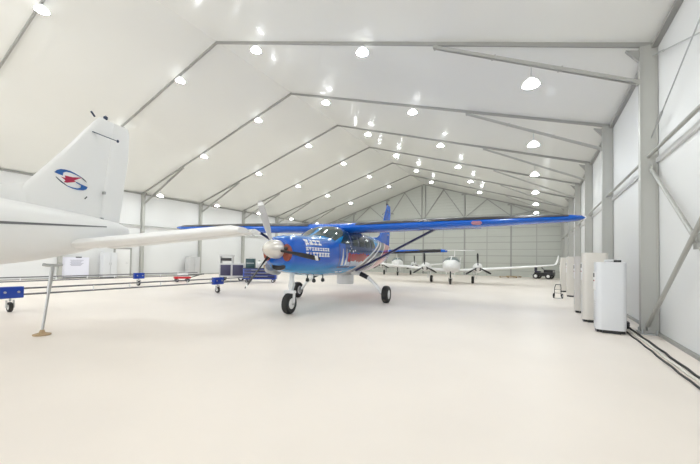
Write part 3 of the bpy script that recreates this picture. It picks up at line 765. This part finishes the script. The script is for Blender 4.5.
bm = nb(); box(bm, -.28, .28, -.2, .2, 0, .58, .03); obj('shell', bm, M['teal'], t)
bm = nb(); tube(bm, [(-.1, 0, .57), (-.1, 0, .63), (.1, 0, .63), (.1, 0, .57)], .012, 8); obj('handle', bm, M['steel'], t)
bm = nb(); box(bm, -.24, .24, -.212, -.198, .28, .31); obj('latch_strip', bm, M['steel'], t, smooth=False)
t = thing('canister', 'pale canister standing on the blue tool trolley beside the dark case', 'canister', on_trolley(-.1, 0), 0)
bm = nb(); lathe(bm, [(.12, 0), (.13, .02), (.13, .32), (.06, .40), (.05, .42)], (0, 0, 0), n=18); obj('shell', bm, M['white_plastic'], t)
bm = nb(); lathe(bm, [(.055, .42), (.055, .47)], (0, 0, 0), n=14); obj('cap', bm, M['teal'], t)
t = thing('toolbox', 'tan open box on the right end of the blue tool trolley', 'box', on_trolley(.5, 0), R(35))
bm = nb(); box(bm, -.3, .3, -.2, .2, 0, .02); box(bm, -.3, .3, -.2, -.18, 0, .2); box(bm, -.3, .3, .18, .2, 0, .2); box(bm, -.3, -.28, -.2, .2, 0, .2); box(bm, .28, .3, -.2, .2, 0, .2); obj('tray', bm, M['tan'], t, smooth=False)
bm = nb(); tube(bm, [(-.29, 0, .18), (-.29, 0, .3), (.29, 0, .3), (.29, 0, .18)], .014, 8); obj('handle', bm, M['steel'], t)

t = thing('tow_bar_dolly', 'low red and white dolly on the floor by the farther rail frame', 'dolly', (-18.9, 12.9, 0), R(65))
bm = nb(); box(bm, -.45, .45, -.25, .25, .2, .32, .03); obj('deck', bm, M['red'], t)
bm = nb(); box(bm, -.25, .3, -.18, .18, .32, .60, .03); obj('pad', bm, M['white_plastic'], t)
bm = nb(); tube(bm, [(.45, 0, .25), (1.1, 0, .45), (1.25, 0, .46)], .025, 8); obj('tow_handle', bm, M['black'], t)
for x in (-.3, .3):
    for y in (-.2, .2): wheel(t, (x, y, .1), .1, .06, (0, 1, 0))

# left wall: board, door, cabinet
t = thing('notice_board', 'white notice board with grey print leaning low on the left wall', 'board', (XL + .16, 10.45, 0))
bm = nb(); box(bm, -.02, .02, -.74, .74, .1, 1.38, .005); obj('panel', bm, M['board'], t, smooth=False)
bm = nb()
for k in range(6):
    z = 1.18 - k * .07; box(bm, .021, .024, -.32 + .05 * (k % 2), .42 - .07 * (k % 3), z, z + .03)
obj('print', bm, M['sticker'], t, smooth=False)
bm = nb(); box(bm, .02, .05, -.02, .3, 1.36, 1.42); obj('clip', bm, M['black'], t, smooth=False)
bm = nb()
for y in (-.6, .6): box(bm, -.1, .12, y - .02, y + .02, 0, .1)
obj('foot', bm, M['steel'], t, smooth=False)
bm = nb(); box(bm, XL - .0, XL + .05, 12.85, 13.85, .0, 2.02); d1 = struct('door_1', bm, M['white'], smooth=False)
bm = nb(); box(bm, XL + .0, XL + .08, 12.75, 12.85, 0, 2.12); box(bm, XL, XL + .08, 13.85, 13.95, 0, 2.12); box(bm, XL, XL + .08, 12.75, 13.95, 2.02, 2.12); obj('door_frame', bm, M['alu'], d1, smooth=False)
bm = nb(); tube(bm, [(XL + .05, 13.68, 1.0), (XL + .11, 13.68, 1.0), (XL + .11, 13.54, 1.0)], .012, 8); obj('door_handle', bm, M['steel'], d1)
def locker(x, y, w, h, d, label, m):
    t = thing('storage_locker', label, 'locker', (x, y, 0), 0, 'lockers along the left wall')
    bm = nb(); box(bm, 0, d, 0, w, .05, h, .01); obj('body', bm, m, t)
    for k in (0, 1):
        bm = nb(); box(bm, d, d + .02, .02 + k * w / 2, w / 2 - .01 + k * w / 2, .09, h - .05, .005); q = obj('door', bm, m, t)
        bm = nb(); tube(bm, [(d + .035, w / 2 + (-.06 if k == 0 else .06), h * .5), (d + .035, w / 2 + (-.06 if k == 0 else .06), h * .6)], .01, 8); obj('handle', bm, M['steel'], q)
    bm = nb(); box(bm, .03, d - .03, .03, w - .03, 0, .05); obj('plinth', bm, M['black'], t, smooth=False)
locker(XL + .32, 18.15, 1.05, 1.55, .5, 'low grey locker against the left wall between two wall columns', M['grey_plastic'])
locker(XL + .32, 11.75, .85, 1.75, .5, 'pale locker against the left wall beside the notice board', M['cab'])

# ------------------------------------------------------------------ rear right: tow tractor and boards
t = thing('tow_tractor', 'low dark tow tractor parked under the twin airplane wing tip near the back wall', 'tractor', (.2, 36.6, 0), R(75))
bm = nb(); box(bm, -.5, .5, -1.1, .45, .28, .62, .06); box(bm, -.5, .5, -1.1, -.35, .6, .88, .08); obj('body', bm, M['black'], t)
bm = nb(); box(bm, -.3, .3, .05, .45, .62, .74, .03); box(bm, -.3, .3, .38, .48, .72, 1.12, .03); obj('seat', bm, M['purple'], t)
bm = nb(); tube(bm, [(0, -.34, .82), (0, -.1, 1.05)], .02, 8); pts = [(.17 * math.cos(a * PI / 8), -.1 + .08 * math.sin(a * PI / 8), 1.05 + .14 * math.sin(a * PI / 8)) for a in range(17)]; tube(bm, pts, .014, 8); obj('steering_wheel', bm, M['black'], t)
for s in (-1, 1):
    bm = nb(); lathe(bm, [(.07, 0), (.08, .03)], (s * .3, -1.1, .72), (0, -1, 0), 12); obj('headlight', bm, M['white_plastic'], t)
    wheel(t, (s * .48, -.75, .27), .27, .18); wheel(t, (s * .48, .3, .27), .27, .18)
bm = nb(); box(bm, -.35, .35, .45, .75, .35, .45); obj('hitch', bm, M['steel'], t, smooth=False)
for k, (x, y, L) in enumerate(((-2.6, 36.6, 1.6), (-2.2, 38.2, 1.3))):
    t = thing('flat_pallet', ('nearer low wooden pallet on the floor near the back wall' if k == 0 else 'low wooden pallet behind another, closest to the back wall'), 'pallet', (x, y, 0), R(5 + 10 * k), 'pallets near the back wall')
    bm = nb()
    for q in (-1, 0, 1): box(bm, q * L * .45 - .05, q * L * .45 + .05, -.4, .4, 0, .10)
    obj('bearer', bm, M['tan'], t, smooth=False)
    bm = nb()
    for q in range(5): box(bm, -L / 2, L / 2, -.4 + q * .165, -.27 + q * .165, .10, .125)
    obj('deck_board', bm, M['tan'], t, smooth=False)

# ------------------------------------------------------------------ world, camera, colour
w = bpy.data.worlds.new('world'); sc.world = w; w.use_nodes = True
bg = w.node_tree.nodes['Background']; bg.inputs[0].default_value = (.92, .96, 1, 1); bg.inputs[1].default_value = 3.0
cam = bpy.data.cameras.new('camera'); co = bpy.data.objects.new('camera', cam); C.objects.link(co)
cam.sensor_width = 36; cam.lens = 36 * 336.3 / 700; cam.shift_y = 19.744 / 700; cam.clip_start = .05; cam.clip_end = 300
co.matrix_world = Matrix.Translation((0, 0, 1.5)) @ (Matrix.Rotation(.5108, 4, 'Z') @ Matrix.Rotation(PI / 2 + .0242, 4, 'X') @ Matrix.Rotation(.0161, 4, 'Z'))
sc.camera = co
sc.view_settings.view_transform = 'Standard'; sc.view_settings.look = 'None'
sc.view_settings.exposure = .41; sc.view_settings.gamma = 1
sc.cycles.diffuse_bounces = 6; sc.cycles.max_bounces = 12
